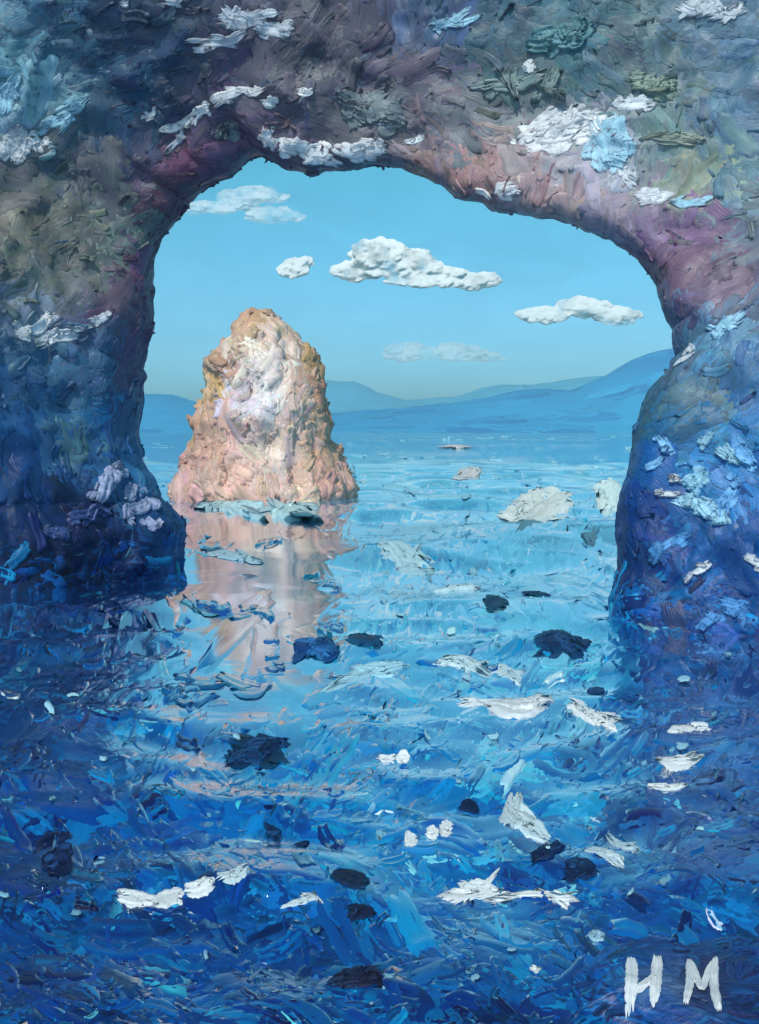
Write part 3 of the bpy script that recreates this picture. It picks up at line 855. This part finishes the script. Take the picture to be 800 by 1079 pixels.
def lr_col(P, n):
    x, y = frame_xy(P)
    c = lin(np.clip(LRC(x + rng.normal(0, 8, n), y + rng.normal(0, 8, n)) + rng.normal(0, 12, (n, 1)), 5, 200)) * 1.5
    m = np.clip(1.25 - np.hypot((x - 725) / 75, (y - 1035) / 48), 0, 1)[:, None]
    return c * m + sea_colour(P, .13, n) * (1 - m)


g.add(fl, grid_faces(*GL.shape[:2]), lr_col(fl, len(fl)), fl * 3)
P, N, i, j, fi, fj = sample_grid(GL, NL, 420, np.ones(GL.shape[:2]))
n = len(P); ang = rng.normal(.5, .6, n)
L = rng.uniform(14, 44, n) * P[:, 1] / F
strokes(g, P, np.stack([np.cos(ang), .2 * np.sin(ang), np.sin(ang)], -1), N + rng.normal(0, .08, (n, 3)), L, L * rng.uniform(.25, .5, n), 1.3 * P[:, 1] / F, lr_col(P, n), lr_col(P, n), surf=(GL, NL, fi, fj))
g.build('rock_body', M_ROCK, letter_rock)
lb = BVHTree.FromPolygons([tuple(p) for p in fl], [tuple(f) for f in grid_faces(*GL.shape[:2])])


def rock_top(x, y):
    x, y = np.asarray(x, float), np.asarray(y, float)
    out = np.empty(x.size)
    for q, (a, b) in enumerate(zip(x.ravel(), y.ravel())):
        h = lb.ray_cast(Vector((a, b, 3)), Vector((0, 0, -1)))
        out[q] = h[0].z if h[0] is not None else 0
    return out.reshape(x.shape)


def letter(segs, label):
    g = Geo()
    for (x0, y0, x1, y1, wd) in segs:
        ends = []
        for (x, y) in ((x0, y0), (x1, y1)):
            h = lb.ray_cast(Vector((0, 0, CAMH)), Vector(((x - CX) / F, 1, (HY - y) / F)).normalized())
            ends.append(np.array(h[0]))
        a_, b_ = ends
        k = a_[1] / F
        p = (a_ + b_) / 2; p[2] = float(rock_top(p[0], p[1])) + 3.0 * k
        tv = b_ - a_; tv[2] = 0; ln = np.linalg.norm(tv); tv = norm(tv)[None]
        side = np.array([[1.0, 0, 0]])
        cc = lin(np.array([(226, 228, 230)])); c2 = lin(np.array([(200, 207, 216)]))
        strokes(g, p[None], tv, np.array([[0, 0, 1.0]]), np.array([ln * 1.12]), np.array([wd * k * 1.1]), np.array([2.6 * k]), cc, c2, nu=30, nv=11, rag=.12, bend=.03, lip=.2,
                hfun=rock_top, axes=(tv, side))
    o = g.build('painted_letter', M_FOAM_AND_HIGHLIGHT, letter_rock)
    o['label'] = label


letter([(666, 1012, 665, 1058, 12), (693, 1011, 690, 1058, 11), (673, 1047, 689, 1032, 11)], 'white painted letter И')
letter([(725, 1057, 728, 1014, 9), (729, 1017, 739, 1044, 7), (740, 1044, 750, 1016, 7), (752, 1012, 755, 1064, 9)], 'white painted letter M')

# ---------------------------------------------------------------- hills
def hill(crest, Y, depth, c_top, c_low):
    px = np.linspace(crest[0][0], crest[-1][0], 160)
    cy = np.interp(px, [q[0] for q in crest], [q[1] for q in crest]) + 1.2 * fbm(np.stack([px, px * 0, px * 0], -1), .12, 3, 4.4)
    X = (px - CX) / F * Y; Hh = np.maximum((HY + 3 - cy) / F * Y, 2.0)
    rows = []
    for t in np.linspace(0, 1, 50):
        prof = math.sin(math.pi * t) ** 1.2
        yy = Y + (t - .5) * depth
        P = np.stack([X * (1 + .1 * (t - .5)), yy + 0 * X, 0 * X], -1)
        z = (Hh + 0) * prof * (1 + .22 * fbm(P, 8 / Y, 4, 2.1) * (1 - prof)) - 2
        P[:, 2] = z
        rows.append(P)
    Gh = np.stack(rows, 0)
    g = Geo(); fl = Gh.reshape(-1, 3)
    t = np.clip(fl[:, 2] / Hh.max(), 0, 1)[:, None] + .6 * fbm(fl * np.array([1, .5, 3]), 9 / Y, 4, 7.7)[:, None]  # paler towards the foot: some distance haze is put into the colour
    t = np.clip(t, 0, 1)
    g.add(fl, grid_faces(*Gh.shape[:2]), lin(c_low) * (1 - t) + lin(c_top) * t, fl * 8 / Y)
    Nh = grid_normals(Gh)
    if Nh[25, 80, 2] < 0: Nh = -Nh
    P, N, i, j, fi, fj = sample_grid(Gh, Nh, 260, np.where((np.arange(160) > 34) & (np.arange(160) < 125), 1.0, 0)[None, :] * np.ones(Gh.shape[:2]))
    n = len(P); a = rng.normal(.1, .4, n); k = Y / F
    cc = lambda: lin(np.clip(np.array(c_top) + (np.array(c_low) - np.array(c_top)) * rng.random((n, 1)) + rng.normal(0, 9, (n, 1)), 0, 240))
    L = rng.uniform(24, 70, n) * k
    strokes(g, P, np.stack([np.cos(a), .4 * np.sin(a), .5 * np.sin(a)], -1), N, L, L * rng.uniform(.2, .4, n), .6 * k, cc(), cc(), rag=.5, surf=(Gh, Nh, fi, fj))
    o = g.build('hill', M_HILL)
    o['kind'] = 'structure'
    return o


hill([(300, 418), (345, 403), (375, 404), (400, 416), (430, 424), (480, 420), (520, 408), (560, 408), (610, 400), (660, 396), (760, 396), (900, 402)], 5200, 1500, (70, 160, 200), (80, 165, 204)).name = 'far_hills'
hill([(-60, 440), (100, 424), (148, 416), (185, 418), (215, 428), (300, 440), (420, 432), (460, 428), (510, 421), (545, 413), (575, 411), (600, 413), (640, 396), (665, 381), (690, 372),
      (730, 366), (800, 372), (900, 400), (1000, 440)], 3400, 1100, (4, 112, 180), (36, 154, 206)).name = 'hills'


# ---------------------------------------------------------------- clouds
def cloud(label, lobes, Y, mat, colour, depth=.26):
    g = Geo(); k = Y / F
    every = list(lobes)
    for (px, py, w_, h_) in lobes:
        for q in range(7):
            a = rng.uniform(-.25, math.pi + .25)
            f = rng.uniform(.3, .6)
            every.append((px + .45 * w_ * math.cos(a), py - .36 * h_ * math.sin(a) + .1 * h_, w_ * f * .8, h_ * f))
    for (px, py, w_, h_) in every:
        c = at(px, py, Y * (1 + rng.normal(0, .002)))
        nu, nv = 26, 36
        ph = np.linspace(0.02, math.pi - .02, nu); t = np.linspace(0, 2 * math.pi, nv, endpoint=False)
        Ph, Th = np.meshgrid(ph, t, indexing='ij')
        D = np.stack([np.sin(Ph) * np.cos(Th), np.sin(Ph) * np.sin(Th), np.cos(Ph)], -1)
        Gc = c + D * np.array([w_ / 2 * k, h_ * k * depth, h_ / 2 * k]) * (1 + .34 * fbm(D * 1.0 + px, 2.6, 4))[..., None]
        Nc = norm(D / np.array([w_, h_ * depth * 2, h_]))
        fl = Gc.reshape(-1, 3)
        cc = lin(np.array(colour)) * np.ones((len(fl), 1))
        g.add(fl, grid_faces(nu, nv, wrap_v=True), cc, fl / k * .06)
    o = g.build('cloud', mat)
    rm = o.modifiers.new('one_skin', 'REMESH'); rm.mode = 'VOXEL'; rm.voxel_size = 1.1 * k; rm.use_smooth_shade = True
    tx = bpy.data.textures.new('cloud_noise', 'CLOUDS'); tx.noise_scale = 9 * k; tx.noise_depth = 4
    dm = o.modifiers.new('ragged', 'DISPLACE'); dm.texture = tx; dm.texture_coords = 'GLOBAL'; dm.strength = 6 * k; dm.mid_level = .5
    return tag(o, label, 'cloud', 'clouds over the sea')


CW = (240, 240, 238)
cloud('largest white cloud, long and flat, above the sea stack', [(400, 268, 60, 34), (375, 285, 56, 22), (425, 278, 66, 36), (460, 290, 60, 22), (500, 296, 56, 18), (450, 296, 70, 14)], 7000, M_CLOUD, CW)
cloud('small round pale cloud puff beside the largest cloud', [(310, 283, 30, 22), (322, 276, 16, 12)], 7100, cloud_material('puff_cloud', .8, .6), CW)
cloud('bright white flat-bottomed cloud in the gap near the arch wall', [(575, 332, 54, 18), (612, 324, 56, 22), (650, 333, 50, 20)], 6800, M_CLOUD, CW)
cloud('faint thin low cloud above the far hills', [(430, 372, 56, 20), (480, 372, 70, 18), (505, 376, 40, 12)], 8000, M_CLOUD_THIN, CW)
cloud('faint bluish cloud wisp high beneath the arch roof', [(265, 206, 60, 20), (285, 226, 56, 18), (225, 218, 60, 14), (205, 222, 26, 10)], 7000, M_CLOUD_THIN, CW)

# ---------------------------------------------------------------- the air between here and the hills
HAZE = 2.0e-4
hm = bpy.data.materials.new('haze'); hm.use_nodes = True
hn = hm.node_tree; hn.nodes.remove(hn.nodes['Principled BSDF'])
pv = hn.nodes.new('ShaderNodeVolumePrincipled'); pv.inputs['Color'].default_value = (.5, .9, 1, 1); pv.inputs['Density'].default_value = HAZE
pv.inputs['Anisotropy'].default_value = 0.0
hn.links.new(pv.outputs[0], hn.nodes['Material Output'].inputs['Volume'])
x0, x1, y0, y1, z0, z1 = -17500, 17500, -17500, 17500, -4, 335
me = bpy.data.meshes.new('haze')
me.from_pydata([(x0, y0, z0), (x1, y0, z0), (x1, y1, z0), (x0, y1, z0), (x0, y0, z1), (x1, y0, z1), (x1, y1, z1), (x0, y1, z1)], [],
               [(0, 3, 2, 1), (4, 5, 6, 7), (0, 1, 5, 4), (1, 2, 6, 5), (2, 3, 7, 6), (3, 0, 4, 7)])
me.materials.append(hm)
hz = bpy.data.objects.new('haze', me); col.objects.link(hz); hz['kind'] = 'stuff'
